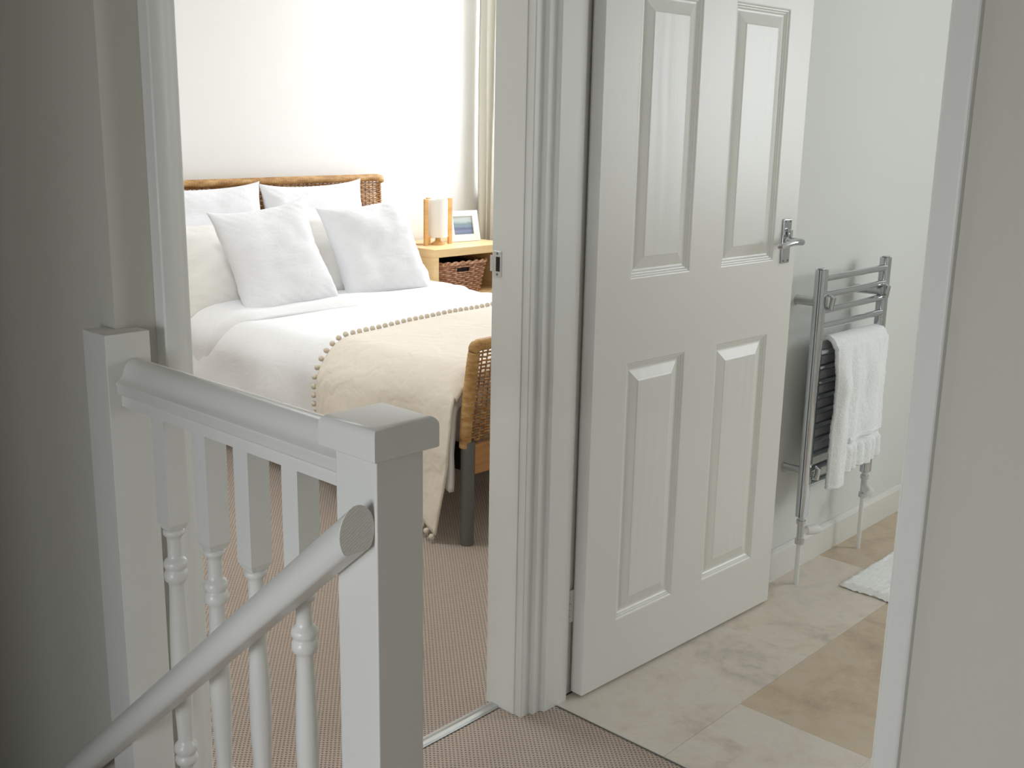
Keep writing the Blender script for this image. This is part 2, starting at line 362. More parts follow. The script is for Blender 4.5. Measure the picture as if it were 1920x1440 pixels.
window(2, 4.76, -.85, .1, .95, 2.1, -1)
window(3, -1.86, .08, .93, .4, 1.6, 1)

# ------------------------------------------------------------------ bathroom door leaf (hinged, open into the bathroom)
DH = Vector((1.829, 1.4515, 0))
door = empty('door_1', DH, kind='structure', rz=math.radians(-2.35))
DW, DT, DZ0, DZ1 = .796, .035, .008, 1.985
PX = [(.114, .334), (.461, .693)]
PZ = [(.163, .795), (.986, 1.605), (1.70, 1.875)]
rects = [(xa, xb, za, zb) for xa, xb in PX for za, zb in PZ]
mb = MB()
# front (y=0) and back (y=DT) skins with holes: build as a grid of cells
xs = sorted({0, DW, *[v for r in PX for v in r]}); zs = sorted({DZ0, DZ1, *[v for r in PZ for v in r]})
for i in range(len(xs)-1):
    for j in range(len(zs)-1):
        x0, x1, z0, z1 = xs[i], xs[i+1], zs[j], zs[j+1]
        if any(abs(x0-r[0]) < 1e-6 and abs(z0-r[2]) < 1e-6 for r in rects):
            continue
        for y in (0, DT):
            mb.add([(x0, y, z0), (x1, y, z0), (x1, y, z1), (x0, y, z1)], [(0, 1, 2, 3)])
mb.add([(0,0,DZ0),(0,DT,DZ0),(0,DT,DZ1),(0,0,DZ1)], [(0,1,2,3)]); mb.add([(DW,0,DZ0),(DW,DT,DZ0),(DW,DT,DZ1),(DW,0,DZ1)], [(0,1,2,3)])
for z in (DZ0, DZ1): mb.add([(0,0,z),(DW,0,z),(DW,DT,z),(0,DT,z)], [(0,1,2,3)])
mb.build('door_leaf', M['door'], door, weld=True)
steps = [(0, 0), (.0025, .0008), (.005, .0032), (.0075, .0036), (.010, .0066), (.0125, .0072), (.016, .0098), (.020, .0104), (.023, .0098), (.045, .0030), (.0475, .0018), (.0485, .0015)]
for (x0, x1, z0, z1) in rects:
    pm = MB()
    for side in (0, 1):
        vs = []; fs = []
        for d, dep in steps:
            y = dep if side == 0 else DT-dep
            vs += [(x0+d, y, z0+d), (x1-d, y, z0+d), (x1-d, y, z1-d), (x0+d, y, z1-d)]
        for i in range(len(steps)-1):
            for k in range(4):
                p = i*4+k; q = i*4+(k+1) % 4; fs.append((p, q, q+4, p+4))
        nn = (len(steps)-1)*4; fs.append((nn, nn+1, nn+2, nn+3)); pm.add(vs, fs)
    o = pm.build('panel', M['panel'], door)
def handle(side):
    sg = -1 if side == 0 else 1; y0 = 0 if side == 0 else DT
    hx = .745
    h = MB().box((hx-.019, min(y0, y0+sg*.006), .976), (hx+.019, max(y0, y0+sg*.006), 1.092)).build('handle_plate', M['chrome'], door, bevel=.004)
    h['label'] = 'chrome handle plate'
    MB().tube([(hx, y0+sg*.006, 1.036), (hx, y0+sg*.012, 1.036), (hx, y0+sg*.016, 1.036), (hx, y0+sg*.034, 1.036), (hx, y0+sg*.040, 1.036)], [.0135, .013, .009, .0085, .0075], 16).build('spindle_boss', M['chrome'], h, smooth='auto')
    lp = [(hx+.006, y0+sg*.047, 1.034), (hx-.004, y0+sg*.0475, 1.0355), (hx-.025, y0+sg*.050, 1.037), (hx-.05, y0+sg*.052, 1.036), (hx-.075, y0+sg*.050, 1.032), (hx-.092, y0+sg*.045, 1.028), (hx-.097, y0+sg*.040, 1.027)]
    MB().tube(lp, [.008, .0095, .0085, .0078, .0075, .007, .004], 14).build('lever', M['chrome'], h, smooth='auto')
    MB().tube([(hx, y0+sg*.006, 1.062), (hx, y0+sg*.0125, 1.060), (hx, y0+sg*.0125, 1.048), (hx, y0+sg*.006, 1.046)], [.006, .008, .008, .006], 12).build('thumb_ridge', M['chrome'], h, smooth='auto')
    for dx, z in ((.011, .983), (-.011, .983), (.011, 1.085), (-.011, 1.085)):
        MB().tube([(hx+dx, y0+sg*.0055, z), (hx+dx, y0+sg*.0072, z)], .0028, 10).build('screw', M['greymetal'], h)
handle(0); handle(1)
MB().box((DW-.001, .006, .98), (DW+.0012, DT-.006, 1.09)).build('latch_plate', M['chrome'], door)
for z in (.187, 1.76):
    hg = MB()
    for i in range(5): hg.tube([(-.012, .038, z+.0165*i), (-.012, .038, z+.0165*i+.015)], .0048, 10)
    hg.box((-.011, .0345, z), (.0, .0365, z+.08)).box((-.022, .036, z), (-.012, .0385, z+.08))
    hg.build('hinge', M['gloss'], door)

# ------------------------------------------------------------------ balustrade
bal = empty('balustrade', (.77, 1.2, 0), 'white painted balustrade with square newels and turned balusters on the landing', 'balustrade')
def beveled(mb, name, par, m='gloss', b=.003, **k):
    return rel(bal, mb.build(name, M[m], par, bevel=b, **k)) if par is bal else mb.build(name, M[m], par, bevel=b, **k)
n1 = beveled(MB().box((.735, .881, -.25), (.805, .953, .9572)), 'newel_post', bal, b=.002)
capm = MB(); cvs = []; cr = .011
cprof = [(.002, .9565), (0, .958), (0, .983)]+[(cr*(1-math.cos(t*PI/12)), .983+cr*math.sin(t*PI/12)) for t in range(1, 7)]
for d, z in cprof: cvs += [(.7225+d, .868+d, z), (.8175-d, .868+d, z), (.8175-d, .967-d, z), (.7225+d, .967-d, z)]
capm.add(cvs, [(i*4+k, i*4+(k+1) % 4, i*4+4+(k+1) % 4, i*4+4+k) for i in range(len(cprof)-1) for k in range(4)]+[(0, 1, 2, 3), tuple(len(cvs)-4+k for k in range(4))])
cap = capm.build('newel_cap', M['gloss'], n1, smooth='auto', angle=32)
n2 = beveled(MB().prism([(.727, 1.472), (.797, 1.472), (.797, 1.5095), (.7625, 1.5095), (.7625, 1.541), (.727, 1.541)], -.25, 1.010), 'newel_post', bal, b=.0015)
RX = .770
rail_prof = [(-.024, .903), (.024, .903), (.024, .919), (.028, .921), (.030, .925), (.030, .934), (.0315, .936), (.0315, .939), (.029, .941), (.025, .943), (.021, .948), (.018, .956), (.015, .963), (.010, .969), (0, .972),
             (-.010, .969), (-.015, .963), (-.018, .956), (-.021, .948), (-.025, .943), (-.029, .941), (-.0315, .939), (-.0315, .936), (-.030, .934), (-.030, .925), (-.028, .921), (-.024, .919)]
tr_ = MB().prism([(RX+a_, z) for a_, z in rail_prof], .9535, 1.4715, 'y').build('top_rail', M['gloss'], bal, smooth='auto', angle=50); rel(bal, tr_)
beveled(MB().box((RX-.028, .9535, 0), (RX+.028, 1.4715, .045)), 'base_rail', bal, b=.003)
# baluster: square blocks at both ends, turned between
def baluster(yc):
    hs = .0165; zt, zb = .903, .045; t1, b1 = .729, .296
    mb = MB()
    def block(z0, z1, cham_low):

        c = .010
        if cham_low:
            prof = [(hs, z1), (hs, z0+c), (hs*.72, z0)]
        else:
            prof = [(hs*.72, z1), (hs, z1-c), (hs, z0)]
        vs = []; 
        for r, z in prof: vs += [(-r, -r, z), (r, -r, z), (r, r, z), (-r, r, z)]
        fs = [(0, 1, 2, 3), (8, 9, 10, 11)]
        for i in range(2):
            for k in range(4): fs.append((i*4+k, i*4+(k+1) % 4, i*4+4+(k+1) % 4, i*4+4+k))
        mb.add(vs, fs)
    block(t1, zt, True)
    lo = MB(); keep = mb; mb = lo; block(zb, b1, False); low = mb; mb = keep
    o = mb.build('baluster', M['gloss'], bal)
    low.build('lower_block', M['gloss'], o)
    half = [(.0095, .0), (.0148, -.001), (.0156, -.005), (.0148, -.009), (.0112, -.0115), (.0106, -.018), (.0106, -.040), (.0112, -.046), (.0152, -.0485), (.0172, -.053), (.0172, -.057), (.0155, -.0615), (.0138, -.0635),
            (.0150, -.0655), (.0172, -.069), (.0174, -.075), (.0165, -.080), (.0125, -.084), (.0112, -.089), (.0118, -.11), (.0135, -.15), (.0148, -.19), (.0153, -(t1-b1)/2)]
    top = [(r, t1+z) for r, z in half]; bot = [(r, b1-z) for r, z in half[:-1]][::-1]
    MB().lathe(top+bot, n=24).build('turned_shaft', M['gloss'], o, smooth=True)
    o.location = Vector((RX, yc, 0))-bal.location
for yc in (1.070, 1.177, 1.278, 1.386): baluster(yc)
# mopstick handrail going down the stairs
hr = empty('stair_handrail', (.7085, .90, .87), 'white round handrail sloping down the stairs across the front of the balustrade', 'handrail')
sl = -.845; RH = .0245; HX = .7098; HZ = .877
def rail_ring(y, zc, vertical=False):
    out = []
    ca = math.cos(math.atan(sl)); n = 28
    for k in range(n):
        t = 2*PI*k/n; px, pz = RH*math.cos(t), RH*math.sin(t)
        if pz < -RH*.72: pz = -RH*.72
        out.append((HX+px, y, zc+pz/ca))
    return out
mb = MB(); pts = []; y0, z0 = .885, HZ; y1_ = 3.6
mb.v = rail_ring(y0, z0)+rail_ring(y1_, z0+sl*(y1_-y0)); n = 28
mb.f = [(i, (i+1) % n, (i+1) % n+n, i+n) for i in range(n)]+[tuple(range(n, 2*n))]
rel(hr, mb.build('rail', M['gloss'], hr, smooth='auto', angle=50))
e = MB(); e.v = rail_ring(y0, z0)+rail_ring(y0+.001, z0); e.f = [tuple(range(n)), tuple(range(n, 2*n))]+[(i, (i+1) % n, (i+1) % n+n, i+n) for i in range(n)]
eo = rel(hr, e.build('cut_end', M['endgrain'], hr)); eo.location.y -= .0008; eo['label'] = 'rough sawn end of the rail'

# ------------------------------------------------------------------ chrome towel radiator
TX = empty('towel_radiator', (3.0, 1.43, 0), 'chrome ladder towel radiator on the bathroom wall beyond the open door', 'towel radiator')
def R(mb, name, m='chrome', par=TX, **k):
    o = mb.build(name, M[m], par, **k); return rel(TX, o) if par is TX else o
XL, XR, YC = 2.800, 3.205, 1.425
def upright(x, z0, z1):
    w, d = .019, .015; pr = []
    for k in range(24):
        t = 2*PI*k/24; c, s_ = math.cos(t), math.sin(t)
        pr.append((x+w*math.copysign(abs(c)**.6, c), YC+d*math.copysign(abs(s_)**.6, s_)))
    o = R(MB().prism(pr, z0, z1), 'upright', smooth='auto', angle=50)
    MB().box((x-.012, YC-.009, z1), (x+.012, YC+.009, z1+.004)).build('end_cap', M['satinchrome'], o, bevel=.002)
upright(XL, .215, .940); upright(XR, .262, .945)
bars = [.915, .868, .824, .778]+[.700-.0432*i for i in range(10)]
for z in bars:
    pts = [(XL+.012+(XR-XL-.024)*t, YC-.004-.004*math.sin(PI*t), z) for t in [i/8 for i in range(9)]]
    R(MB().tube(pts, .0098, 12), 'bar', smooth='auto')
for x in (XL+.022, XR-.03):
    for z in (.846, .345):
        o = R(MB().tube([(x-.012, 1.500, z), (x-.012, 1.497, z), (x-.012, 1.496, z), (x-.006, 1.438, z), (x-.004, 1.412, z)], [.0145, .0145, .0135, .0135, .0135], 16), 'wall_bracket', 'satinchrome', smooth='auto')
        MB().tube([(x+.006, 1.418, z-.018), (x+.006, 1.402, z-.016), (x+.006, 1.398, z+.014), (x+.006, 1.408, z+.02)], [.006, .008, .008, .005], 10).build('bracket_clip', M['chrome'], o, smooth='auto')
def valve(x, zt, d):
    o = R(MB().lathe([(.010, zt), (.010, zt-.012), (.014, zt-.013), (.014, zt-.024), (.010, zt-.026), (.0105, zt-.07), (.014, zt-.072), (.014, zt-.086), (.009, zt-.088)], (x, YC), 14), 'valve', 'satinchrome', smooth='auto')
    dv = Vector(d).normalized(); c = Vector((x, YC, zt-.048))
    MB().tube([c, c+dv*.02, c+dv*.022, c+dv*.05, c+dv*.062, c+dv*.064], [.008, .009, .014, .0155, .012, .004], 14).build('valve_cap', M['whiteplastic'], o, smooth='auto')
    R(MB().tube([(x, YC, zt-.086), (x, YC, 0)], .0075, 12), 'pipe', 'whitemetal', smooth='auto')
valve(XL, .215, (1, -.6, .05)); valve(XR, .262, (-1, -1.0, -.15))

# folded towel over a bar
tow = empty('towel', (3.06, 1.42, .28), 'thick folded white terry towel hanging over the chrome radiator bars', 'towel')
def towel_fn(u, v):
    # u across (x), v along the drape: back hem -> over bar -> front hem
    x = 2.868+u*.330; zt = .712-.004*u
    k2 = min(1, max(0, (u-.26)/.06))
    Lf = .418-.012*u-.022*k2; Lb = .34; Rr = .026; arc = PI*Rr; tot = .34+PI*.026+.425; s_ = v*tot
    if s_ < Lb: y, z = YC+.002+Rr, zt-(Lb-s_)
    elif s_ < Lb+arc:
        t = (s_-Lb)/Rr; y, z = YC+.002+Rr*math.cos(t), zt+Rr*math.sin(t)
    else:
        q = (s_-Lb-arc)*Lf/.425; y, z = YC+.002-Rr, zt-q
        k = min(1, q/.10)
        f = (.006+.005*math.sin(u*PI*5.2+1.2+q*2))*k+.004*noise.noise((u*9, q*14, 1))
        f += (.026*math.exp(-((u-.13)/.105)**4))*min(1, .25+q/.16)     # thick rolled left edge
        if k2 > 0 and .295 < q < .315: f -= .005*k2
        if k2 > 0 and q > .32: f += .0045*math.sin(u*52)*k2
        y -= .006+f
        x += (-.014*min(1, q/.25)*(1-u) + .006*noise.noise((q*8, 3, 2)))
    e_ = noise.noise((x*160, y*60, z*160))*.0022
    return (x, y-e_, z+e_*.5)
tm = MB().grid(towel_fn, 96, 170).build('terry_cloth', M['terry'], tow, smooth=True); rel(tow, tm)
sm_ = tm.modifiers.new('thick', 'SOLIDIFY'); sm_.thickness = .013; sm_.offset = 0
def band_fn(u, v):
    tot = .34+PI*.026+.425
    p = towel_fn(.33+u*.66, (.34+PI*.026+.305+v*.020)/tot); return (p[0], p[1]-.0075, p[2])
bd = MB().grid(band_fn, 40, 4).build('woven_band', M['towelband'], tow, smooth=True); rel(tow, bd)
bd.modifiers.new('thick', 'SOLIDIFY').thickness = .002

# bath mat
matm = MB()
def mat_fn(u, v):
    x = 2.872+.78*u; y = 1.325-.52*v
    ed = min(u, 1-u, v*.7, (1-v)*.7); 
    x += .010*noise.noise((x*45, y*45, 4))*(1 if ed < .02 else .2); y += .010*noise.noise((x*45, y*45, 9))*(1 if ed < .02 else .2)
    z = .004+.014*min(1, ed/.02)+.0045*noise.noise((x*60, y*110, 0))
    return (x, y, z)
bm_ = empty('bath_mat', (3.26, 1.06, 0), 'white shaggy cotton bath mat on the tiled bathroom floor', 'bath mat')
o = MB().grid(mat_fn, 150, 100).build('tufted_pile', M['mat'], bm_, smooth=True); rel(bm_, o); o['kind'] = 'stuff'
rel(bm_, MB().box((2.878, .812, .0012), (3.645, 1.318, .0045)).build('backing', M['pom'], bm_))

# ------------------------------------------------------------------ bed
BX0, BX1, BY0, BY1 = 2.30, 3.695, 2.335, 4.345
bed = empty('bed', (3.0, 3.35, 0), 'double bed with honey rattan headboard and footboard on grey metal legs', 'bed')
def B(mb, name, m, par=bed, **k):
    o = mb.build(name, M[m], par, **k); return rel(bed, o) if par is bed else o
for x in (BX0+.022, BX1-.022):
    for y in (BY0, BY1): B(MB().tube([(x, y, 0), (x, y, .345)], .0225, 18), 'leg', 'greymetal', smooth='auto')
def fy(z): return BY0+.004-.042*max(0, (z-.34)/.33)**1.3
def weave(x0, x1, zs_, yf, dx, r, amp):
    mb = MB()
    for k, z in enumerate(zs_):
        n = int((x1-x0)/dx)
        pts = [(x0+i*dx*.5, yf(z)+amp*math.sin(PI*(i*.5)+k*PI), z+.0008*math.sin(i*1.7+k)) for i in range(0, 2*n+1)]
        mb.tube(pts, r, 5, caps=False)
    return mb
def stakes(x0, x1, z0, z1, yf, dx, r):
    mb = MB(); x = x0
    while x <= x1+1e-6:
        mb.tube([(x, yf(z0+(z1-z0)*t), z0+(z1-z0)*t) for t in (0, .33, .66, 1)], r, 6, caps=False); x += dx
    return mb
# footboard
foot = B(MB().box((BX0+.045, BY0-.010, .232), (BX1-.045, BY0+.010, .330)), 'foot_board', 'bedboard', bevel=.002)
foot['label'] = 'plain wooden board under the woven footboard'
zs1 = [.342+.0095*i for i in range(12)]+[.458+.0132*i for i in range(15)]
wv = B(weave(BX0+.030, BX1-.030, zs1, fy, .022, .0034, .0045), 'footboard_weave', 'rattan', smooth=True, kind='stuff')
B(stakes(BX0+.030, BX1-.030, .335, .655, fy, .022, .0026), 'footboard_stakes', 'rattan', smooth=True, kind='stuff')
def wrap_post(pts, r, name='wrapped_rail'):
    # a cane wrapped core: gentle ridges where each wrap turns
    P = [Vector(p) for p in pts]; out = []; rs = []
    L = 0; seglen = [(P[i+1]-P[i]).length for i in range(len(P)-1)]; tot = sum(seglen); st_ = .0045; s_ = 0
    rr = r if isinstance(r, (list, tuple)) else [r]*len(P)
    k = 0
    while s_ <= tot:
        acc = 0
        for i, l in enumerate(seglen):
            if s_ <= acc+l+1e-9: t = (s_-acc)/l; out.append(P[i].lerp(P[i+1], t)); base = rr[i]+(rr[i+1]-rr[i])*t; break
            acc += l
        rs.append(base*(1+(.035 if k % 3 else -.03))); s_ += st_; k += 1
    return MB().tube(out, rs, 12)
fp = [(BX0+.013, fy(z), z) for z in (.325, .42, .52, .60, .64)]
B(wrap_post(fp, [.019, .020, .020, .020, .019]), 'footboard_post', 'rattan_wrap', smooth=True)
B(wrap_post([(BX1-(p[0]-BX0), p[1], p[2]) for p in fp], .019), 'footboard_post', 'rattan_wrap', smooth=True)
B(wrap_post([(BX0+.006, fy(.64), .638), (BX0+.012, fy(.64)-.001, .652), (BX0+.03, fy(.655), .658), (3.0, fy(.655), .664), (BX1-.03, fy(.655), .658), (BX1-.006, fy(.64), .640)], [.014, .019, .019, .019, .019, .014]), 'footboard_top_rail', 'rattan_wrap', smooth=True)
# headboard
hy = lambda z: BY1+.0+.02*max(0, (z-.5)/.5)
zs2 = [.50+.0112*i for i in range(47)]
B(weave(BX0+.00, BX1-.002, zs2, hy, .024, .0044, .0045), 'headboard_weave', 'rattan', smooth=True, kind='stuff')
B(stakes(BX0+.02, BX1-.012, .34, 1.03, hy, .024, .0035), 'headboard_stakes', 'rattan', smooth=True, kind='stuff')
B(wrap_post([(BX0-.002, hy(1), 1.022), (BX0+.02, hy(1)-.004, 1.034), (3.0, hy(1)-.004, 1.039), (BX1-.03, hy(1)-.004, 1.042), (BX1-.008, hy(1)-.002, 1.038), (BX1+.004, hy(1), 1.020)], [.016, .018, .018, .018, .018, .014]), 'headboard_top_rail', 'rattan_wrap', smooth=True)
B(wrap_post([(BX1-.008, hy(z)+.010, z) for z in (.34, .6, .8, 1.02)], .0085), 'headboard_post', 'rattan', smooth=True)
B(wrap_post([(BX0+.004, hy(z), z) for z in (.34, .6, .8, 1.02)], .0085), 'headboard_post', 'rattan', smooth=True)
for x in (BX0+.035, BX1-.055): B(MB().box((x, BY0+.02, .235), (x+.02, BY1-.02, .325)), 'side_rail', 'dark', bevel=.002)
B(MB().box((BX0+.04, BY0+.04, .29), (BX1-.04, BY1-.03, .50)), 'mattress', 'pillow_g', bevel=.04, seg=4)

# cross-section of the bedclothes, param w in metres measured from the top centre (negative = left)
HALF = (BX1-BX0)/2+.012; CX = (BX0+BX1)/2; TOPZ = .560; RAD = .125
def section(w, lift=0., rad=RAD):
    sg = -1 if w < 0 else 1; q = abs(w); flat = HALF-rad
    crown = .016*math.cos(min(1, q/HALF)*PI/2)
    if q < flat: return CX+sg*q, TOPZ-.012+crown+lift, Vector((0, 0, 1))
    arc = rad*PI/2
    if q < flat+arc:
        t = (q-flat)/rad; n_ = Vector((sg*math.sin(t), 0, math.cos(t)))
        return CX+sg*(flat+rad*math.sin(t))+n_.x*lift, TOPZ-.012-rad+rad*math.cos(t)+crown+n_.z*lift, n_
    d = q-flat-arc
    return CX+sg*(HALF+lift), TOPZ-.012-rad-d, Vector((sg, 0, 0))
def wmax(zhem): return HALF-RAD+RAD*PI/2+(TOPZ-.012-RAD-zhem)
duvet = empty('duvet', (3.0, 3.2, .56), 'white cotton duvet with its top edge turned down across the bed', 'duvet')
def duvet_fn(u, v):
    y = 2.365+v*(4.10-2.365)
    zh = .235+.03*noise.noise((y*2.2, 0, 5))-.03*max(0, (2.6-y)/.23)
    wm = wmax(zh); w = (2*u-1)*wm
    x, z, n_ = section(w)
    p = Vector((x*1.6, y*2.4, z*3))
    d = .015*noise.noise(p)+.007*noise.noise(p*2.7+Vector((3, 1, 0)))+.007*noise.noise(Vector((x*2.5, y*13, z*3)))
    ds = max(0, abs(w)-HALF+.02)
    d += .014*math.sin(y*13+x)*min(1, ds/.2)+.010*min(1, ds/.2)
    endf = max(0, 1-(y-2.368)/.07); 
    z -= .05*endf**2*(1 if abs(w) < HALF else .3)
    return (min(x+n_.x*d, 3.714), y, z+n_.z*d)
o = MB().grid(duvet_fn, 130, 120).build('duvet_cover', M['duvet'], duvet, smooth=True); rel(duvet, o)
o.modifiers.new('thick', 'SOLIDIFY').thickness = .02
def fold_fn(u, v):
    zh = .285; wm = wmax(zh)+.02; w = (2*u-1)*wm
    ds = max(0, abs(w)-HALF+.12)
    yf = 3.595+.035*math.sin(u*7+1)*.6+.02*noise.noise((u*6, 0, 2))+.42*ds*(1+ds*.3)
    y = yf+v*(4.16-yf)
    lift = .030*math.sin(min(1, v/.12)*PI/2)-.010
    x, z, n_ = section(w, lift)
    p = Vector((x*2.2, y*3, z*3))
    d = .014*noise.noise(p+Vector((7, 0, 0)))+.006*noise.noise(p*3)+.007*noise.noise(Vector((x*2, y*15, z*3+4)))
    return (min(x+n_.x*d, 3.720), y, z+n_.z*d)
o = MB().grid(fold_fn, 120, 50).build('turned_down_edge', M['duvet'], duvet, smooth=True); rel(duvet, o)
o.modifiers.new('thick', 'SOLIDIFY').thickness = .012

# throw with pompoms
thrw = empty('throw_blanket', (3.0, 2.75, .58), 'cream throw with a pompom trim draped over the foot of the bed', 'blanket')
def tsec(w, y):
    x, z, n_ = section(w, .016, RAD)
    p = Vector((x*1.6, y*2.4, z*3))
    ds = max(0, abs(w)-HALF+.02)
    d = .015*noise.noise(p)+.007*noise.noise(p*2.7+Vector((3, 1, 0)))+.014*math.sin(y*13+x)*min(1, ds/.2)+.012*min(1, ds/.2)+.006
    d += .012*min(1, ds/.3)*math.sin(y*9+1)
    return Vector((x+n_.x*d, y, z+n_.z*d))
def back_y(w): return 3.045+.03*math.sin(w*2.2+.6)+.10*max(0, abs(w)-HALF+.05)
def hemz(v): return .028+.215*v
def throw_pt(u, v):
    wm = wmax(hemz(v)); w = (2*u-1)*wm
    ds = max(0, abs(w)-HALF)
    yf = 2.352+.22*max(0, min(ds, .55)-.21); y = yf+v*(back_y(w)-yf)
    q = tsec(w, y); endf = max(0, 1-(y-2.35)/.06)
    if ds <= 0: q.z -= .035*endf**2
    return q
o = MB().grid(lambda u, v: tuple(throw_pt(u, v)), 150, 80).build('woven_cloth', M['throw'], thrw, smooth=True); rel(thrw, o)
o.modifiers.new('thick', 'SOLIDIFY').thickness = .006
pm = bmesh.new(); bmesh.ops.create_icosphere(pm, subdivisions=2, radius=.0105)
for v_ in pm.verts: v_.co *= 1+.10*noise.noise(v_.co*300)
for f in pm.faces: f.smooth = True
pme = bpy.data.meshes.new('pompom'); pm.to_mesh(pme); pm.free(); pme.materials.append(M['pom'])
def pom(p):
    o = bpy.data.objects.new('pompom', pme); COL.objects.link(o); o.parent = thrw; o.location = Vector(p)-thrw.location
    o.rotation_euler = (random.random()*6, random.random()*6, 0)
def arc_place(fn, step):
    pts = [fn(i/600) for i in range(601)]; acc = 0; res = [pts[0]]
    for i in range(600):
        acc += (pts[i+1]-pts[i]).length
        if acc >= step: res.append(pts[i+1]); acc = 0
    return res
for p in arc_place(lambda t: throw_pt(.999*t, 1)+Vector((0, .011, .004)), .0315): pom(p)
for p in arc_place(lambda t: throw_pt(0, 1-t)+Vector((-.004, 0, -.012)), .033)[1:]: pom(p)

# pillows
def pillow(name, w, h, t, centre, lean, yaw, roll, label, m='pillow', seed=0, pinch=.07, group=None, ear=.0):
    root = empty(name, (0, 0, 0), label, 'pillow' if name == 'pillow' else 'cushion', group)
    root.location = centre; root.rotation_euler = (0, 0, 0)
    Rm = Matrix.Rotation(yaw, 4, 'Z') @ Matrix.Rotation(lean, 4, 'X') @ Matrix.Rotation(roll, 4, 'Y')
    root.rotation_euler = Rm.to_euler()
    mb = MB(); N = 44
    def pt(u, v, sg):
        a_, b_ = 2*u-1, 2*v-1
        # denser near the edges
        a_ = math.sin(a_*PI/2); b_ = math.sin(b_*PI/2)
        x = w/2*a_*(1-pinch*(1-b_*b_)*abs(a_)**3); z = h/2*b_*(1-pinch*(1-a_*a_)*abs(b_)**3)
        cnr = (abs(a_)*abs(b_))**6; x *= 1+ear*cnr; z *= 1+ear*cnr
        th = t/2*(max(0, 1-a_**4)*max(0, 1-b_**4))**.55
        th *= 1-.10*b_      # fuller at the bottom
        wr = .012*noise.noise((x*7+seed, z*7, sg*3+seed))+.006*noise.noise((x*12+z*6+seed, z*22-x*8, sg*3.))
        ed = max(abs(a_), abs(b_)); wr += .004*math.sin((a_+b_*1.3)*26+seed)*max(0, (ed-.6)/.4)*(1-ed)**.5*2
        sag = .010*noise.noise((a_*1.4, seed, b_*1.4))
        y = sg*(th+wr*min(1, th/(t*.2)))+sag
        return (x, y, z)
    for sg in (-1, 1): mb.grid(lambda u, v: pt(u, v, sg), N, N)
    mb.build('pillow_case' if name == 'pillow' else 'cushion_cover', M[m], root, smooth=True, weld=True)
    return root
pillow('pillow', .60, .52, .15, (2.600, 4.245, .775), math.radians(-8), 0, math.radians(-1), 'big white pillow upright against the left half of the rattan headboard', seed=2, group='pillows on the bed', ear=.03)
pillow('pillow', .58, .52, .15, (3.195, 4.240, .775), math.radians(-8), 0, math.radians(-1), 'big white pillow upright against the right half of the rattan headboard', seed=9, group='pillows on the bed', ear=.03)
pillow('pillow', .66, .43, .19, (2.625, 4.045, .70), math.radians(-38), 0, 0, 'plump off-white pillow leaning at the left behind the front cushion', 'pillow_g', group='pillows on the bed', seed=15, pinch=.04)
pillow('pillow', .66, .43, .19, (3.30, 4.045, .705), math.radians(-38), 0, 0, 'plump off-white pillow between and behind the two front cushions', 'pillow_g', group='pillows on the bed', seed=21, pinch=.04)
pillow('cushion', .455, .475, .15, (2.665, 3.826, .748), math.radians(-25), math.radians(-3), math.radians(-6), 'square white cushion nearer the door frame, standing in front on the bed', group='front cushions on the bed', seed=33, ear=.05)
pillow('cushion', .445, .46, .155, (3.222, 3.846, .745), math.radians(-24), math.radians(-8), math.radians(-6), 'square white cushion nearer the bedside table, standing in front on the bed', group='front cushions on the bed', seed=41, ear=.05)

# ------------------------------------------------------------------ bedside table and what stands on it
NX0, NX1, NY0, NY1, NZ = 3.731, 4.30, 4.0, 4.40, .700
ns = empty('bedside_table', ((NX0+NX1)/2, 4.2, 0), 'pale birch open bedside table beside the bed', 'bedside table')
def Nn(mb, name, m='birch', **k): return rel(ns, mb.build(name, M[m], ns, **k))
Nn(MB().box((NX0, NY0, NZ-.042), (NX1, NY1, NZ)), 'table_top', bevel=.002)
Nn(MB().box((NX0, NY0, 0), (NX0+.03, NY1, NZ-.042)), 'side_panel', bevel=.001)
Nn(MB().box((NX1-.03, NY0, 0), (NX1, NY1, NZ-.042)), 'side_panel', bevel=.001)
Nn(MB().box((NX0+.03, NY0, .425), (NX1-.03, NY1, .452)), 'shelf')
Nn(MB().box((NX0+.03, NY0, .06), (NX1-.03, NY1, .087)), 'shelf')
Nn(MB().box((NX0+.03, NY1-.008, .06), (NX1-.03, NY1, NZ-.042)), 'back_panel')
# wicker basket
bk = empty('wicker_basket', (3.98, 4.18, .452), 'brown wicker basket with a handle slot, on the shelf of the bedside table', 'basket')
bz0, bz1 = .456, .612
def bring(z, n=64, off=0):
    t = (z-bz0)/(bz1-bz0); hw = .150+.030*t; hd = .130+.022*t; out = []
    for k in range(n):
        a_ = 2*PI*k/n; c, s_ = math.cos(a_), math.sin(a_)
        ex = .35
        out.append((3.975+(hw+off)*math.copysign(abs(c)**ex, c), 4.175+(hd+off)*math.copysign(abs(s_)**ex, s_)))
    return out
mb = MB(); k = 0; z = bz0+.004
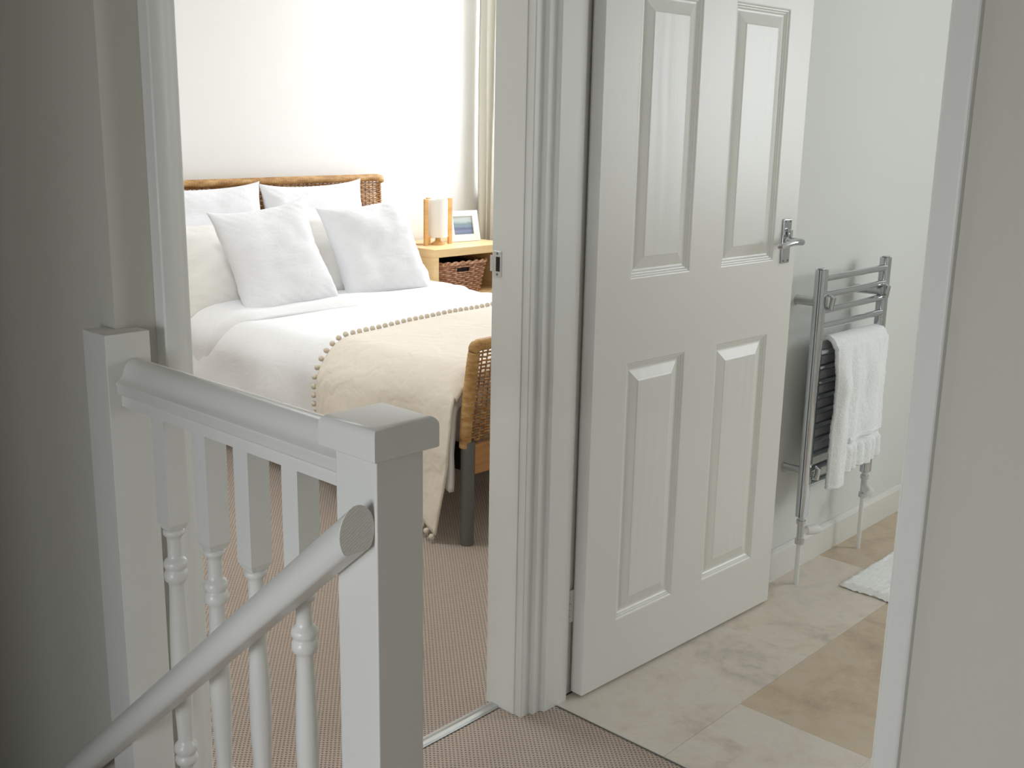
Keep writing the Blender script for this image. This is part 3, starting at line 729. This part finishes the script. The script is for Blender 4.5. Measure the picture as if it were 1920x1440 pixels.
# arc-length resample of a rounded rectangle so strands weave evenly
def bloop(z, n):
    P = [Vector((*p, z)) for p in bring(z, 240)]; L = [0]
    for i in range(240): L.append(L[-1]+(P[(i+1) % 240]-P[i]).length)
    out = []; j = 0
    for i in range(n):
        s_ = L[-1]*i/n
        while L[j+1] < s_: j += 1
        t = (s_-L[j])/max(1e-9, L[j+1]-L[j]); out.append(P[j].lerp(P[(j+1) % 240], t))
    return out
NS = 36
c0 = Vector((3.975, 4.175, 0))
while z < bz1-.004:
    lp = bloop(z, NS*2); pts = []
    for i, p in enumerate(lp):
        d = (p-c0); d.z = 0; d.normalize(); pts.append(p+d*.0055*math.sin(PI*i*.5+k*PI))
    if not (.565 < z < .588): mb.tube(pts+[pts[0]], .0052, 6, caps=False)
    else:
        # leave a handle slot in the front
        run = []
        for p in pts+[pts[0]]:
            if p.y < 4.06 and abs(p.x-3.965) < .042:
                if len(run) > 1: mb.tube(run, .0052, 6, caps=False)
                run = []
            else: run.append(p)
        if len(run) > 1: mb.tube(run, .0052, 6, caps=False)
    z += .0105; k += 1
rel(bk, mb.build('woven_side', M['wicker'], bk, smooth=True, kind='stuff'))
mb = MB()
lo, hi = bloop(bz0, NS), bloop(bz1, NS)
for i in range(NS):
    if hi[i].y < 4.06 and abs(hi[i].x-3.965) < .03: continue
    mb.tube([lo[i], hi[i]], .0035, 5, caps=False)
rel(bk, mb.build('stake_strands', M['wicker'], bk, smooth=True, kind='stuff'))
for ph in (0, PI):
    lp = bloop(bz1+.002, 180); pts = []
    for i, p in enumerate(lp):
        d = (p-c0); d.z = 0; d.normalize(); pts.append(p+d*.006*math.cos(i*.42+ph)+Vector((0, 0, .006*math.sin(i*.42+ph))))
    rel(bk, MB().tube(pts+[pts[0]], .0080, 6, caps=False).build('braided_rim', M['wicker'], bk, smooth=True))
inner = bloop(bz0, 40); inn2 = bloop(bz1-.004, 40); mb = MB()
ins = lambda p: tuple(Vector((c0.x, c0.y, p.z)).lerp(p, .94))
mb.add([ins(p) for p in inner]+[ins(p) for p in inn2], [(i, (i+1) % 40, (i+1) % 40+40, i+40) for i in range(40)]+[tuple(range(40))])
rel(bk, mb.build('lining', M['dark'], bk))

# table lamp
LX, LY = 3.918, 4.175
lamp = empty('table_lamp', (LX, LY, NZ), 'small table lamp with white paper cylinder shade between beech posts', 'lamp')
def Lp(mb, name, m, **k): return rel(lamp, mb.build(name, M[m], lamp, **k))
for dx, dy in ((-.085, 0), (.085, 0), (0, .075)):
    Lp(MB().box((LX+dx-.012, LY+dy-.007, NZ), (LX+dx+.012, LY+dy+.007, NZ+.238)), 'post', 'lampwood', bevel=.002)
    q = Vector((-dx, -dy, 0)).normalized()
    Lp(MB().tube([(LX+dx, LY+dy, NZ+.042), (LX+dx*.62, LY+dy*.62, NZ+.042)], .006, 8), 'shade_peg', 'lampwood', smooth='auto')
Lp(MB().lathe([(.050, NZ+.040), (.050, NZ+.232), (.0485, NZ+.232), (.0485, NZ+.040)], (LX, LY), 32, caps=False), 'lamp_shade', 'shade', smooth='auto')
Lp(MB().lathe([(.036, NZ), (.036, NZ+.008), (.022, NZ+.014), (.014, NZ+.022), (.014, NZ+.048), (.020, NZ+.05), (.020, NZ+.085), (.01, NZ+.09)], (LX, LY), 18), 'lamp_holder', 'lampwood', smooth='auto')
Lp(MB().tube([(LX-.03, LY, NZ+.006), (LX-.08, LY+.02, NZ+.004), (LX-.12, LY+.08, NZ+.004), (LX-.15, LY+.16, NZ+.004), (LX-.155, LY+.222, NZ+.003)], .0025, 6), 'power_cord', 'lampwood', smooth=True)
# photo frame
pf = empty('photo_frame', (4.138, 4.20, NZ), 'white photo frame with a small blue-grey seascape beside the lamp', 'photo frame', rz=math.radians(-8))
tilt = Matrix.Rotation(math.radians(-13), 4, 'X')
def PF(mb, name, m, **k):
    mb.v = [tuple(tilt @ Vector(p)) for p in mb.v]; return mb.build(name, M[m], pf, **k)
fw, fh, iw, ih = .205, .165, .130, .098
f = MB(); cz = fh/2+.004
f.box((-fw/2, -.009, .0), (fw/2, .009, cz-ih/2)).box((-fw/2, -.009, cz+ih/2), (fw/2, .009, fh)).box((-fw/2, -.009, cz-ih/2), (-iw/2, .009, cz+ih/2)).box((iw/2, -.009, cz-ih/2), (fw/2, .009, cz+ih/2))
PF(f, 'frame', 'frame_white'); PF(MB().box((-iw/2, -.002, cz-ih/2), (iw/2, .0, cz+ih/2)), 'print', 'print')
PF(MB().box((-fw/2+.01, .004, .01), (fw/2-.01, .009, fh-.01)), 'backing', 'frame_white')
# ------------------------------------------------------------------ curtain by the bedroom window
cu = empty('curtain', (4.40, 4.15, 0), 'pale pleated curtain hanging in the corner behind the bedside table', 'curtain')
def cur_fn(u, v):
    y = 4.225+.17*u; z = .30+v*1.95
    return (4.435+.022*math.sin(u*PI*2*3.5)+.008*noise.noise((u*6, z, 0)), y+.006*math.sin(u*30+z*2), z)
o = rel(cu, MB().grid(cur_fn, 90, 20).build('cloth', M['curtain'], cu, smooth=True)); o.modifiers.new('thick', 'SOLIDIFY').thickness = .003
rel(cu, MB().tube([(4.435, 2.55, 2.26), (4.435, 4.41, 2.26)], .012, 12).build('curtain_pole', M['gloss'], cu, smooth='auto'))
for yy in (2.6, 4.395): rel(cu, MB().box((4.43, yy-.008, 2.252), (4.5, yy+.008, 2.268)).build('pole_bracket', M['gloss'], cu))
for i in range(5): rel(cu, MB().lathe([(.016, 0), (.0185, .003), (.016, .006), (.0145, .003), (.016, 0)], n=16, caps=False).build('ring', M['satinchrome'], cu, smooth=True, loc=(4.435, 4.24+.036*i, 2.257)))
